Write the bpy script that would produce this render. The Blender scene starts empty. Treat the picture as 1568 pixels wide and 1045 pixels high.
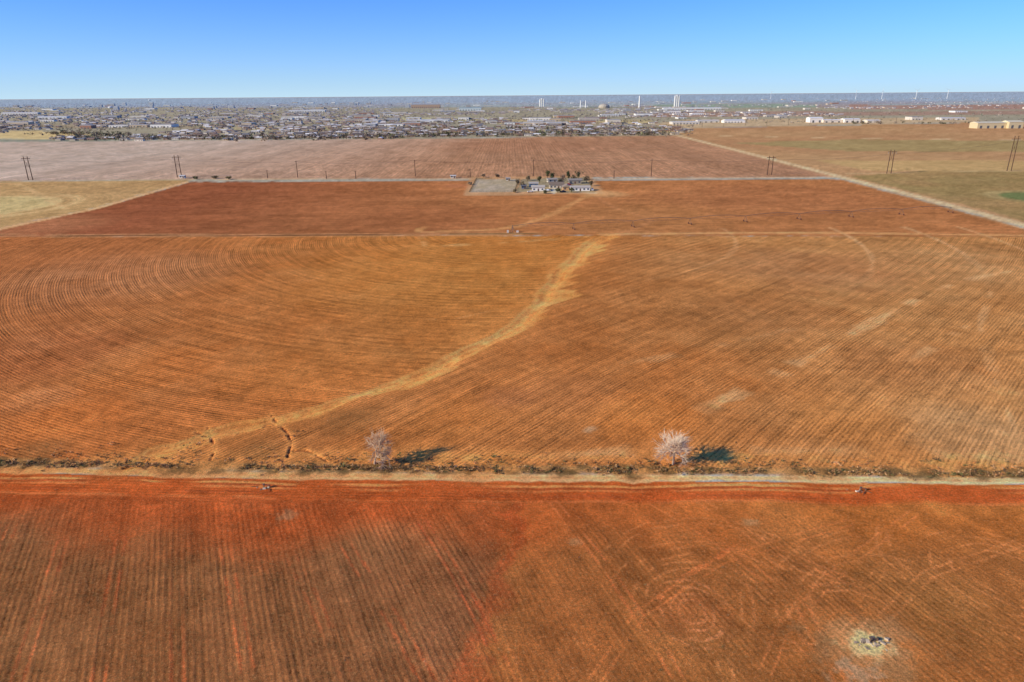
import bpy, math, random
import numpy as np
from mathutils import Matrix, Vector
random.seed(7); rng=np.random.default_rng(7)
sc=bpy.context.scene
H=80.0; FPX=1568*24/36.0
# ------------------------------------------------------------------ camera
cam=bpy.data.cameras.new("camera"); camo=bpy.data.objects.new("camera",cam); sc.collection.objects.link(camo)
cam.lens=24; cam.sensor_width=36; cam.clip_start=1; cam.clip_end=300000
M3=(Matrix.Rotation(math.radians(90-19.81),3,'X') @ Matrix.Rotation(math.radians(-0.44),3,'Z'))
camo.matrix_world=Matrix.Translation((0,0,H))@M3.to_4x4()
sc.camera=camo
def G(u,v):
    """survey: ground coordinates of a feature seen at bearing (u,v) of the drone picture"""
    d=M3@Vector((u-784,-(v-522.5),-FPX)); t=-H/d.z
    return (d.x*t,d.y*t)
def GL(l): return [G(*p) for p in l]
# ------------------------------------------------------------------ light
a=G(1035,712); b=G(1150,686)
sh=Vector((b[0]-a[0],b[1]-a[1],0)).normalized()
EL=math.radians(24)
sv=Vector((-sh.x*math.cos(EL),-sh.y*math.cos(EL),math.sin(EL)))
sun=bpy.data.lights.new("sun",'SUN'); sun.energy=5.0; sun.angle=math.radians(0.5); sun.color=(1,0.94,0.84)
so=bpy.data.objects.new("sun",sun); sc.collection.objects.link(so); so.rotation_euler=sv.to_track_quat('Z','Y').to_euler(); so.location=(-200,-100,200)
w=bpy.data.worlds.new("World"); sc.world=w; w.use_nodes=True; nt=w.node_tree
sky=nt.nodes.new('ShaderNodeTexSky'); sky.sky_type='NISHITA'; sky.sun_disc=False; sky.sun_elevation=EL
sky.sun_rotation=math.atan2(sv.x,sv.y); sky.altitude=900; sky.air_density=1.0; sky.dust_density=0.1; sky.ozone_density=3.0
hs=nt.nodes.new('ShaderNodeVectorMath'); hs.operation='MULTIPLY'; hs.inputs[1].default_value=(.27,.66,1.58)
bg=nt.nodes['Background']; bg.inputs[1].default_value=0.13
nt.links.new(sky.outputs[0],hs.inputs[0])
tc_=nt.nodes.new('ShaderNodeTexCoord'); sx_=nt.nodes.new('ShaderNodeSeparateXYZ'); nt.links.new(tc_.outputs['Generated'],sx_.inputs[0])
def wm(op,a,b):
    n=nt.nodes.new('ShaderNodeMath'); n.operation=op
    for i,v in enumerate((a,b)):
        if hasattr(v,'is_linked'): nt.links.new(v,n.inputs[i])
        elif v is not None: n.inputs[i].default_value=v
    return n.outputs[0]
zz=wm('MAXIMUM',sx_.outputs[2],0.0)
hz_f=wm('EXPONENT',wm('MULTIPLY',zz,-1/0.054),None)
mx=nt.nodes.new('ShaderNodeMix'); mx.data_type='RGBA'; nt.links.new(hz_f,mx.inputs[0]); nt.links.new(hs.outputs[0],mx.inputs[6]); mx.inputs[7].default_value=(.54/.13,.76/.13,.92/.13,1)
nt.links.new(mx.outputs[2],bg.inputs[0])
sc.view_settings.view_transform='Standard'; sc.view_settings.look='None'; sc.view_settings.exposure=0
# ------------------------------------------------------------------ colour helpers
def lin(c):
    c=np.array(c,dtype=float)/255; return np.where(c<=0.04045,c/12.92,((c+0.055)/1.055)**2.4)
KG=np.array([1.66,1.70,1.24])
def C(*c): return lin(c)*KG
# ------------------------------------------------------------------ noise
TAB=rng.random((8,256,256)).astype(np.float32)
def vn(x,y,s):
    t=TAB[s%8]; xi=np.floor(x); yi=np.floor(y); fx=(x-xi).astype(np.float32); fy=(y-yi).astype(np.float32)
    xi=xi.astype(np.int64)+s*37; yi=yi.astype(np.int64)+s*91
    fx=fx*fx*(3-2*fx); fy=fy*fy*(3-2*fy)
    x0=xi&255;x1=(xi+1)&255;y0=yi&255;y1=(yi+1)&255
    return (t[y0,x0]*(1-fx)+t[y0,x1]*fx)*(1-fy)+(t[y1,x0]*(1-fx)+t[y1,x1]*fx)*fy
def fbm(x,y,sc_,o=4,s=0):
    r=0;a_=1;tot=0;x=x/sc_;y=y/sc_
    for i in range(o):
        r=r+a_*vn(x,y,s+i);tot+=a_;a_*=.55;x=x*2.03+11.3;y=y*2.03+5.7
    return r/tot
def ss(e0,e1,x):
    t=np.clip((x-e0)/(e1-e0),0,1); return t*t*(3-2*t)
# ------------------------------------------------------------------ ground grid
NR=1000
ys=1/np.linspace(1/48.0,1/7000.0,NR); ys=np.concatenate([[20,34],ys,[8200,10000,13000,18000,27000,45000,90000]])
sf=np.linspace(-0.86,0.86,1080); so_=np.linspace(0.9,3.5,30)
s=np.concatenate([-so_[::-1],sf,so_])
X=(s[None,:]*(ys[:,None]+45)).astype(np.float64); Y=np.repeat(ys[:,None],len(s),1)
nr,nc=X.shape; X=X.ravel();Y=Y.ravel(); N=len(X)
R=np.hypot(X,Y)
def polysd(P):
    d=np.full(N,1e18); ins=np.zeros(N,bool)
    n=len(P)
    for i in range(n):
        ax,ay=P[i];bx,by=P[(i+1)%n]; ex,ey=bx-ax,by-ay; L=ex*ex+ey*ey
        t=np.clip(((X-ax)*ex+(Y-ay)*ey)/L,0,1)
        d=np.minimum(d,(X-ax-t*ex)**2+(Y-ay-t*ey)**2)
        c=((ay>Y)!=(by>Y)); 
        if ey!=0: ins^=c&(X<(ex)*(Y-ay)/ey+ax)
    d=np.sqrt(d); return np.where(ins,-d,d)
def lined(P):
    d=np.full(N,1e18); tt=np.zeros(N); sg=np.zeros(N); acc=0
    for i in range(len(P)-1):
        ax,ay=P[i];bx,by=P[i+1]; ex,ey=bx-ax,by-ay; L=ex*ex+ey*ey
        t=np.clip(((X-ax)*ex+(Y-ay)*ey)/L,0,1)
        dd=(X-ax-t*ex)**2+(Y-ay-t*ey)**2
        m=dd<d; d=np.where(m,dd,d); tt=np.where(m,acc+t*math.sqrt(L),tt)
        sg=np.where(m,np.sign(ex*(Y-ay)-ey*(X-ax)),sg); acc+=math.sqrt(L)
    return np.sqrt(d),tt,sg
col=np.zeros((N,3)); amp=np.zeros(N); veg=np.zeros(N); pale=np.zeros(N); Z=np.zeros(N)
ph=X.copy(); al=Y.copy()
def paint(m,c):
    global col
    m=m[:,None]; col=col*(1-m)+np.asarray(c)*m
n50=fbm(X,Y,60,5,0); n12=fbm(X,Y,14,5,2); n3=fbm(X,Y,3.2,4,4); n200=fbm(X,Y,300,5,1); n1=fbm(X,Y,1.1,3,6)
def grad(u0,v0,u1,v1):
    a=G(u0,v0);b=G(u1,v1);e=(b[0]-a[0],b[1]-a[1]);L=e[0]**2+e[1]**2
    return np.clip(((X-a[0])*e[0]+(Y-a[1])*e[1])/L,0,1)
def spot(u,v,ru,soft=0.5):
    a=G(u,v); d=np.hypot(X-a[0],Y-a[1]); return 1-ss(ru*(1-soft),ru*(1+soft),d+(n12-.5)*ru*.8)
mixc=lambda a,b,t: a[None,:]*(1-t[:,None])+b[None,:]*t[:,None]
# base : distant country with patchwork of sections
cell=fbm(np.floor(X/800)*97.3,np.floor((Y+((np.floor(X/800)%3)*300))/900)*53.1,7.7,1,3)
pal=[C(146,122,110),C(152,140,124),C(140,110,98),C(126,122,106),C(148,122,106),C(142,138,128)]
idx=(cell*997%1*6).astype(int)
col[:]=np.array(pal)[np.clip(idx,0,5)]
far_haze=ss(2500,10000,R); paint(far_haze*0.92,C(140,148,162));  # aerial haze painted into the ground colour, growing with distance
amp[:]=0.3
def region(P,c,e=1.0,rows=None,a=0.6,v=0.3,p=0.2,soft=1.2):
    global ph,al
    sd=polysd(P)+(n12-.5)*e*3+(n3-.5)*e*1.5
    m=1-ss(-soft*e,soft*e,sd)
    paint(m,c); hard=sd<0
    if rows is not None:
        ph=np.where(hard,rows[0],ph); al=np.where(hard,rows[1],al)
    for arr,val in ((amp,a),(veg,v),(pale,p)): arr[:]=arr*(1-m)+val*m
    return m
def az(deg):
    r=math.radians(deg); return (X*math.cos(r)-Y*math.sin(r), X*math.sin(r)+Y*math.cos(r))
def radial(c,):
    dx=X-c[0];dy=Y-c[1];r=np.hypot(dx,dy); return (r,np.arctan2(dx,-dy)*np.maximum(r,30))
# town ground
region(GL([(-900,205),(140,213),(620,213),(1035,207),(1060,196),(1500,186),(2200,186),(2200,165),(-900,165)]),mixc(C(134,122,106),C(158,142,120),n200),8,a=0.1,v=.3)
for P,c in (([(1040,206),(1060,196),(1500,187),(1500,179),(1060,183),(1000,190)],(174,144,114)),([(1000,180),(1600,176),(1600,170),(1000,172)],(148,116,102)),([(600,186),(760,186),(760,180),(600,180)],(166,152,120)),([(640,206),(900,204),(900,199),(700,199)],(146,132,98)),([(0,196),(300,196),(300,191),(0,191)],(146,126,104)),([(330,200),(520,200),(520,195),(360,195)],(156,138,108)),([(1300,168),(2000,168),(2000,161),(1300,161)],(150,114,102)),([(1000,165),(1250,165),(1250,160),(1000,160)],(130,136,120)),([(760,190),(1000,190),(1000,184),(760,184)],(170,146,110)),([(1000,204),(1120,204),(1120,199),(1000,199)],(180,148,112))):
    region(GL(P),C(*c),6,a=.2,v=.2)
region(GL([(-700,214),(-700,203),(60,201),(145,206),(100,213)]),C(186,156,112),3,a=.2,v=.1)
# right side country
tanr=mixc(C(172,130,92),C(162,112,80),n200)
region(GL([(1038,207),(1062,197),(1500,188),(2500,188),(2500,420),(1568,345),(1290,272)]),tanr,4,rows=(Y,X),a=.4)
region(GL([(1120,219),(1300,214),(2400,222),(2400,236),(1300,232)]),C(152,124,84),5,a=.3,v=.3)
region(GL([(1300,270),(1420,262),(2500,262),(2500,470),(1568,338)]),mixc(C(156,120,80),C(140,112,72),ss(.35,.65,n50)),3,rows=(Y,X),a=.4,v=.4,p=.3)
region(GL([(1250,246),(1800,246),(1800,262),(1330,262)]),C(174,136,92),3,rows=(Y,X),a=.3,v=.1)
gc=G(1605,303); dg=np.hypot(X-gc[0],Y-gc[1]); RG=math.dist(gc,G(1518,303))
paint(1-ss(RG-3,RG+3,dg),C(156,128,86)); paint(1-ss(RG-14,RG-8,dg),C(102,106,66))
# A: pale ploughed section behind the farmstead
cA=mixc(C(178,150,134),C(162,114,86),grad(150,245,700,245))
cA=cA*(0.76+.5*fbm(X*1.0,Y*0.06,22,4,5))[:,None]
region(GL([(-900,219),(0,217),(620,213),(1040,208),(1292,271),(290,275),(0,278),(-900,282)]),cA,3,rows=(X,Y),a=1.3,v=.2,p=.3)
paint(spot(815,222,150)*.35,C(152,98,72))
# B: upper middle field
cB=mixc(C(138,76,50),C(164,102,62),grad(330,300,800,300)); 
cB=cB*(0.8+.42*fbm(X*0.15,Y,12,4,1))[:,None]
region(GL([(292,279),(1288,275),(1568,350),(2400,560),(1568,364),(900,361),(0,364),(-600,366),(0,352),(150,319)]),cB,2,rows=(Y,X),a=.6,v=.25,p=.12)
paint(spot(640,335,55)*.5,C(148,86,54)); paint(spot(1180,300,90)*.4,C(156,94,62)); paint(spot(980,335,60)*.4,C(168,110,66)); paint(spot(60,345,40)*.6,C(170,108,74))
# C: pale stubble circle at left
cc=G(-60,318)
region(GL([(-900,280),(288,277),(152,318),(0,349),(-500,450)]),mixc(C(176,132,90),C(168,130,86),n50),3,rows=radial(cc),a=.5,v=.2,p=.3)
dC=np.hypot(X-cc[0],Y-cc[1]); RC=math.dist(cc,G(78,312))
paint((1-ss(RC-6,RC+6,dC+(n12-.5)*8)),C(186,156,108)); paint((1-ss(4,9,np.abs(dC-RC)))*.6,C(202,166,116)); paint((1-ss(3,6,np.abs(dC-RC*1.28)))*.5,C(198,158,110))
for k in (.35,.55,.75,.9): paint((1-ss(3,7,np.abs(dC-RC*k)))*.35,C(168,140,94))
# E: pivot circle field, left
piv=G(785,356)
drain=[(935,362),(908,371),(890,386),(880,402),(858,416),(852,432),(838,445),(836,460),(808,482),(797,496),(770,512),(738,528),(700,545),(668,566),(650,574),(612,588),(590,594),(545,606),(500,622),(462,634),(425,644),(385,652),(340,660),(318,668),(275,684),(235,694),(205,710)]
tE=grad(60,500,760,440)
cE=mixc(C(162,94,54),C(174,106,52),tE)
lowE=(1-ss(150,215,Y))[:,None]; cE=cE*(1-lowE*.55)+C(190,102,50)*lowE*.55
region(GL([(-900,365),(0,363),(640,361),(930,361)]+drain[1:]+[(-900,712)]),cE,1.2,rows=radial(piv),a=1.1,v=.3,p=.3)
# F: right field
cF=mixc(C(166,98,52),C(176,116,68),grad(900,600,1500,600))
cF=cF*(.84+.32*n50)[:,None]
azF=az(41); wob=7*np.sin(azF[1]/90)+(n200-.5)*10
region(GL([(930,361),(1568,363),(2400,500),(2600,745),(1568,735),(205,716)]+[p for p in drain[::-1][1:]]),cF,1.2,rows=(azF[0]+wob,azF[1]),a=1.0,v=.35,p=.4)
for (u,v,r,c,k) in [(1180,480,28,(154,96,56),.5),(1400,560,22,(158,100,60),.5),(1050,560,20,(184,106,54),.5),(980,640,14,(194,112,54),.6),(700,640,14,(184,108,54),.5),(1500,660,16,(184,134,90),.5),(1300,640,14,(192,120,64),.5),(870,600,14,(162,98,58),.4),(1250,410,40,(170,110,72),.5),(1120,400,40,(152,100,62),.4),(1450,400,40,(180,128,84),.4),(780,610,8,(150,88,54),.5)]:
    paint(spot(u,v,r)*k,C(*c))
for (u,v,r,c,k) in [(650,420,60,(178,112,54),.4),(180,420,50,(162,106,72),.4),(60,540,25,(160,90,54),.5),(250,560,20,(188,104,50),.4),(480,560,25,(182,106,52),.4),(120,640,12,(200,108,52),.5),(60,610,8,(210,128,78),.4),(400,500,25,(170,98,50),.4)]:
    paint(spot(u,v,r)*k,C(*c))
# near field G
rowL=az(-24.6); rowR=az(-19)
road=[(-500,712),(0,719),(400,728),(800,731.5),(1200,733),(1568,737),(2100,742)]
rd,rt,rs=lined(GL(road))
south=(rs<0)&(Y<220)
split,_,ssg=lined(GL([(768,742),(768,830),(745,930),(715,1045),(690,1150)]))
sds=np.where(ssg>0,split,-split)   # + right
tS=ss(-4,4,sds+(n3-.5)*3)
hl=1-ss(10,32,rd+(n12-.5)*24)
cG=mixc(mixc(C(132,76,46),C(138,84,48),n50),mixc(C(156,86,44),C(148,88,44),n50),tS)
cG=cG*(1-hl[:,None])+mixc(C(168,76,36),C(174,98,46),grad(600,780,1300,780))*hl[:,None]
cG=cG*(.74+.52*fbm(rowL[0],rowL[1]*.05,4,4,3))[:,None]
ms=(south&(rd>1.5)).astype(float)
paint(ms,cG)
g=south
ph=np.where(g,np.where(sds<0,rowL[0],rowR[0]),ph); al=np.where(g,np.where(sds<0,rowL[1],rowR[1]),al)
hs_=g&(rd<11); ph=np.where(hs_,rd*1.0,ph); al=np.where(hs_,rt,al)
amp=np.where(g,.85-.4*hl-.35*tS*(.5+fbm(X,Y,18,3,2)),amp); veg=np.where(g,.7-.35*hl-.05*tS,veg); pale=np.where(g,.5,pale)
mk=lambda d,w0,w1:(1-ss(w0,w1,d))*g
paint(mk(np.abs(sds-1+(n3-.5)*6+(n12-.5)*8),.4,3.0)*.4,C(172,68,36))
paint(mk(np.abs(sds+4+(n12-.5)*10),1,4)*.12,C(122,60,42))
def track(P,wd,c,k,gap=1.7,two=True,rough=.5):
    d,t,sg=lined(GL(P)); dd=d
    if two: dd=np.abs(d-gap/2)
    paint((1-ss(wd*.5,wd*1.2,dd+(n1-.5)*rough))*k*ss(.3,.6,fbm(t,t*0+P[0][0],4,3,2))*(.6+.8*n3),c)
def arctrack(u,v,r,a0,a1,k,c=(198,118,68),sq=1.0,wd=.3):
    q=G(u,v); dx=X-q[0]; dy=(Y-q[1])*sq; rr_=np.hypot(dx,dy)+(n12-.5)*3.5; an=np.degrees(np.arctan2(dy,dx))%360
    inn=ss(a0,a0+12,an)*(1-ss(a1-12,a1,an))
    for off in (0,1.8): paint(mk(np.abs(rr_-r-off)+(n1-.5)*.5,wd*.4,wd*1.3)*inn*k*ss(.3,.6,n3),C(*c))
c1=G(1060,937)
for r,k in ((2.4,.5),(3.6,.6),(5.2,.6),(6.4,.6)):
    d=np.abs(np.hypot((X-c1[0]),(Y-c1[1])*.8)-r+(n3-.5)*1.8); paint(mk(d+(n1-.5)*.5,.1,.35)*k*ss(.4,.62,n3),C(198,118,72))
paint(mk(np.hypot(X-c1[0],Y-c1[1])+(n3-.5)*4,3,8)*.25,C(172,88,48))
arctrack(1080,930,10,0,200,.5); arctrack(1095,925,15,20,170,.5); arctrack(1110,915,21,10,150,.5); arctrack(1200,900,12,190,330,.5)
arctrack(1410,960,16,60,240,.55); arctrack(1430,950,22,80,220,.5); arctrack(1530,880,11,0,359,.5); arctrack(1540,880,7,0,359,.5); arctrack(1520,870,16,120,300,.5)
arctrack(1260,840,9,150,330,.5); arctrack(1330,980,11,30,160,.6); arctrack(900,1000,20,300,359,.5); arctrack(1180,1010,26,60,130,.5); arctrack(860,880,30,330,359,.5)
track([(1125,835),(1090,860),(1035,890),(1010,915)],.7,C(206,108,58),.7,two=False)
track([(1320,1060),(1340,960),(1420,880),(1568,830),(1700,800)],.3,C(192,112,62),.7)
track([(1040,745),(1180,840),(1400,930),(1568,1010)],.3,C(196,112,62),.7)
track([(1000,770),(1100,830),(1230,930),(1290,1050)],.3,C(196,110,60),.6)
track([(1420,770),(1300,860),(1200,960),(1160,1060)],.3,C(196,112,62),.6)
track([(840,760),(930,870),(1010,990),(1050,1060)],.3,C(198,106,58),.7)
track([(900,1060),(980,940),(1100,860),(1300,800)],.3,C(200,110,58),.55)
track([(520,820),(600,945),(665,1060)],.3,C(180,86,48),.7,gap=2)
track([(340,815),(360,920),(385,1060)],.3,C(178,86,48),.6)
track([(185,825),(165,940),(148,1060)],.3,C(178,86,48),.7)
track([(640,790),(700,880),(760,1000),(800,1080)],.3,C(180,82,46),.7)
track([(20,800),(0,860),(-30,900)],.35,C(176,86,48),.6)
track([(270,830),(272,1060)],.3,C(176,84,48),.5)
track([(430,820),(490,940),(540,1060)],.3,C(176,84,48),.5)
track([(95,830),(60,940),(20,1060)],.3,C(174,84,48),.6)
paint(mk(np.hypot(X-G(1440,920)[0],Y-G(1440,920)[1])+(n12-.5)*20,4,16)*.3,C(134,94,50))
# pale debris patch
pp=G(1328,985); dp=np.hypot((X-pp[0])*.85,(Y-pp[1])*1.15)+(n3-.5)*5+(n1-.5)*2.5
paint(mk(dp,2.2,4.2)*.92,C(214,166,112)); paint(mk(dp-4+(n3-.5)*6,1.0,5)*.25,C(186,142,100))
p3=G(1310,1030); paint(mk(np.hypot(X-p3[0],Y-p3[1])+(n3-.5)*7+(n1-.5)*5,.5,3.4)*.5,C(188,150,118))
for (u,v,r,k,c) in [(408,748,1.7,.9,(224,148,84)),(1318,752,2.8,.9,(222,148,88)),(1300,738,2.6,.9,(230,182,128)),(440,790,1.6,.3,(170,140,104)),(1150,800,1.4,.4,(170,130,90)),(880,830,1.2,.4,(176,130,90))]:
    q=G(u,v); paint((1-ss(r*.5,r*1.4,np.hypot(X-q[0],Y-q[1])+(n1-.5)*r*1.6+(n3-.5)*r))*k,C(*c))
# road shoulder + road + verge
paint(mk(np.abs(rd-5.5)+(n12-.5)*3,2.2,5),C(178,80,36))
for off,wd,k,c in ((3.2,.35,.8,(222,140,78)),(5.0,.3,.7,(208,120,66)),(7.2,.3,.6,(152,68,36)),(9.2,.35,.5,(202,112,62)),(4.1,.3,.6,(152,68,38))):
    paint(mk(np.abs(rd-off+(n12-.5)*2.6),wd*.6,wd*2)*k*ss(.35,.6,fbm(rt,rd*2,12,3,5)),C(*c))
rg=grad(0,725,1500,735)
pr=(1-ss(1.0,1.8,rd+(n3-.5)*1.4+(n12-.5)*2))
cR=mixc(C(214,134,78),C(222,172,122),rg)
col=col*(1-pr[:,None])+cR*pr[:,None]; amp*=1-pr; veg*=1-pr; 
paint((1-ss(.2,.6,np.abs(rd-.1)+(n1-.5)*.4))*.4,C(188,116,66))
# verge band north of the road
vb,vt,vs=lined(GL([(-500,700),(0,709),(300,715),(700,718),(1100,721),(1568,726),(2100,731)]))
m=(1-ss(1.0,3.2,vb+(n12-.5)*3+(n3-.5)*3)); paint(m*.8,mixc(C(106,82,52),C(180,126,76),ss(.35,.6,n3)))
veg=np.maximum(veg,m*1.0); amp*=1-m
vb2,_,_=lined(GL([(150,704),(600,700),(1100,700),(1568,706)]))
m=(1-ss(1.0,6,vb2+(n12-.5)*9)); paint(m*.5,C(210,132,72)); veg=np.maximum(veg,m*.5)
for u,v,r in ((60,690,6),(1200,712,4),(540,640,8),(400,690,5)):
    m=spot(u,v,r,.7); paint(m*.35,C(130,86,50)); veg=np.maximum(veg,m)
for u,v,r in ((650,702,6),(1100,700,7),(740,706,7)):
    m=spot(u,v,r,.7); paint(m*.6,C(208,130,70))
# drainage way
dd,dt,dsg=lined(GL(drain))
wd_=1.1+1.9*fbm(dt,dt*0,14,3,2)+ss(120,330,Y)*2.3
e=dd+(n12-.5)*4.5+(n3-.5)*2.6
rt_=np.where((dsg<0),(vn(azF[0]/3.0,azF[1]/40,2)-.5)*4*ss(150,260,Y),(vn((azF[0]-azF[1]*.15)/3.2,azF[0]/200,5)-.4)*17*ss(150,280,Y)+(vn(azF[0]/1.2,azF[1]/10,3)-.4)*3)
m=1-ss(wd_*.75,wd_*1.35+.3,e-np.maximum(rt_,0))
cD=mixc(C(214,136,70),C(220,150,88),n12)
col=col*(1-m[:,None]*.95)+cD*m[:,None]*.95; amp*=1-m*.85; veg*=1-m*.6
m=1-ss(wd_,wd_*4+2,e); paint(m*.3,C(196,120,64))
paint((1-ss(.2,.9,np.abs(dd-wd_*.5)+(n3-.5)*2))*.4,C(182,102,54))
Z-= (1-ss(0,4,dd))*.3
def gully(P,wd=.5,k=.9):
    d,t,_=lined(GL(P)); d=d+(n3-.5)*1.2+(n1-.5)*.5
    paint((1-ss(wd*3,wd*8,d))*.45,C(212,132,72)); mm=1-ss(wd*.4,wd*1.3,d); paint(mm*k,C(120,58,36))
    Z[:]=Z-(1-ss(wd*.3,wd*1.6,d))*.3
gully([(318,655),(324,672),(330,690),(322,704)],.2)
gully([(415,636),(428,650),(440,664),(447,678),(440,700)],.24)
gully([(355,668),(395,655),(425,650)],.15,.6)
gully([(448,690),(470,690),(500,705)],.2,.6); gully([(300,662),(318,668)],.2,.6); gully([(190,716),(215,706),(260,700)],.25,.6)
def wash(P,wd,k,c=(208,148,98)):
    d,t,_=lined(GL(P)); q=fbm(t,t*0+3,12,3,1)
    paint((1-ss(wd*.3,wd*1.5,d+(n12-.5)*wd*3+(n3-.5)*wd*1.5))*k*ss(.35,.65,q),C(*c))
wash([(1060,640),(1110,612),(1160,590),(1232,551),(1285,522),(1370,475),(1440,442),(1500,424),(1568,412)],2.4,.85)
wash([(930,560),(1000,550),(1100,530),(1230,500)],2,.35)
wash([(1380,560),(1455,515),(1480,500)],1.6,.6)
wash([(1568,690),(1530,600),(1500,500),(1520,440)],1.2,.5)
wash([(880,672),(905,656)],1.5,.9,(214,190,152)); wash([(1075,632),(1095,622)],1.4,.8,(158,138,80)); wash([(1380,690),(1410,668)],2,.5)
wash([(620,488),(665,489)],1.2,.7,(212,138,80)); wash([(780,470),(700,488)],1,.3)
wash([(800,700),(1000,690),(1300,690),(1568,700)],2.5,.5)
wash([(650,378),(780,372),(900,362)],2,.7,(208,150,92)); wash([(660,345),(640,352),(650,378)],2.4,.7,(204,144,88))
for r,k in ((math.dist(piv,G(1120,360)),.3),(math.dist(piv,G(1315,372)),.6),(math.dist(piv,G(1445,372)),.6),(math.dist(piv,G(1540,372)),.6),(math.dist(piv,G(1640,372)),.5)):
    dx=np.abs(np.hypot(X-piv[0],Y-piv[1])-r); mm=(X>piv[0]+60)&(Y<piv[1]+10)
    paint((1-ss(.6,2.4,dx+(n12-.5)*5))*k*mm*ss(260,400,Y),C(202,148,102))
e1,et,_=lined(GL([(925,359),(1100,357),(1300,357),(1568,361),(2100,372)])); paint((1-ss(1.0,4.5,e1+(n12-.5)*7))*.75,C(206,146,94))
e2,_,_=lined(GL([(-600,362),(0,361),(300,361),(620,360),(790,359)])); paint((1-ss(1,3.4,np.abs(e2-3)+(n12-.5)*5))*.45,C(198,140,96)); paint((1-ss(.6,1.8,e2+(n12-.5)*3))*.75,C(98,66,46))
e2,_,_=lined(GL([(690,359),(780,358),(830,357)])); paint((1-ss(.8,2.6,e2+(n12-.5)*2))*.7,C(90,78,50))
def roadp(P,wd,c,k=.9,j=1.0):
    d,_,_=lined(GL(P)); m=1-ss(wd*.7,wd*1.3,d+(n12-.5)*j*3); paint(m*k,c); amp[:]=amp*(1-m)
roadp([(900,300),(850,326),(800,345),(760,352),(650,356)],3,C(194,134,84),.6,2.6)
roadp([(905,296),(940,318),(1000,338),(960,356)],2,C(182,118,78),.3,2)
roadp([(-400,460),(0,351),(150,319),(285,279)],3.4,C(200,148,102),.8,2)
roadp([(100,320),(45,290),(25,282)],3,C(196,154,108),.5)
roadp([(285,275),(700,274),(1000,274),(1290,272)],3.4,C(190,150,116),.7,1.6)
roadp([(-900,283),(0,279),(285,276)],4.5,C(172,142,104),.7)
roadp([(1030,206),(1150,236),(1290,272),(1400,300),(1568,345),(1900,436)],4.6,C(206,172,134),.9,1.6)
roadp([(1030,206),(1150,236),(1290,272),(1400,300),(1568,345),(1900,436)],10,C(190,152,110),.3,2)
roadp([(1300,266),(1568,262),(2200,262)],4,C(186,152,110),.5)
roadp([(-900,217),(0,216),(620,212),(1035,207)],7,C(156,132,104),.7)
roadp([(1035,207),(1300,212),(1900,218)],6,C(190,158,120),.5)
# farm yard
region(GL([(708,300),(722,271),(905,270),(925,297)]),C(176,128,92),2,a=.1,v=.3)
region(GL([(719,295),(730,274),(795,275),(788,294)]),mixc(C(170,148,130),C(152,130,106),ss(.3,.7,n12)),1,a=.05,v=.4)
region(GL([(790,294),(800,274),(898,272),(912,296)]),mixc(C(148,126,104),C(136,118,92),n12),1,a=.05,v=.4)
paint(spot(700,285,14)*.4,C(180,110,78)); paint(spot(925,297,18,.6)*.6,C(202,148,100))
roadp([(850,276),(848,296)],2.2,C(184,172,158)); roadp([(790,294),(912,296)],1.6,C(190,160,126),.6)
d,_,_=lined(GL([(719,295),(730,274),(795,275),(788,294),(719,295)])); paint((1-ss(.6,1.6,d))*.6,C(108,94,72))
# overall mottling
col*= (1+.5*(n12-.5)+.2*(n50-.5)+.6*(n3-.5)*(R<900)+.4*(n1-.5)*(R<300))[:,None]
sat=(((n12-.5)*.4+(fbm(X,Y,25,4,3)-.5)*.3)*np.where(R<430,1,.35))[:,None]*np.array([-.2,.2,.6]); col*=(1+sat)
Z+= (n3-.5)*.12*(R<400)+(n12-.5)*.2*(R<600)
col=np.clip(col,0.004,.92)
me=bpy.data.meshes.new("ground")
me.vertices.add(N); me.vertices.foreach_set("co",np.stack([X,Y,Z],1).astype(np.float32).ravel())
ii=np.arange((nr-1)*(nc-1)); rr=ii//(nc-1); c_=ii%(nc-1); v0=rr*nc+c_
q=np.stack([v0,v0+1,v0+nc+1,v0+nc],1).astype(np.int32)
me.loops.add(q.size); me.loops.foreach_set("vertex_index",q.ravel())
me.polygons.add(len(q)); me.polygons.foreach_set("loop_start",np.arange(0,q.size,4,dtype=np.int32)); me.polygons.foreach_set("loop_total",np.full(len(q),4,np.int32))
me.update()
def setcol(name,arr):
    at=me.attributes.new(name,'FLOAT_COLOR','POINT'); o=np.ones((N,4),np.float32); o[:,:3]=arr; at.data.foreach_set("color",o.ravel())
setcol("Col",col); setcol("msk",np.stack([amp,veg,pale],1))
at=me.attributes.new("rc",'FLOAT_VECTOR','POINT'); at.data.foreach_set("vector",np.stack([ph,al,np.zeros(N)],1).astype(np.float32).ravel())
me.polygons.foreach_set("use_smooth",np.ones(len(q),bool))
gr=bpy.data.objects.new("ground",me); sc.collection.objects.link(gr)
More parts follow.
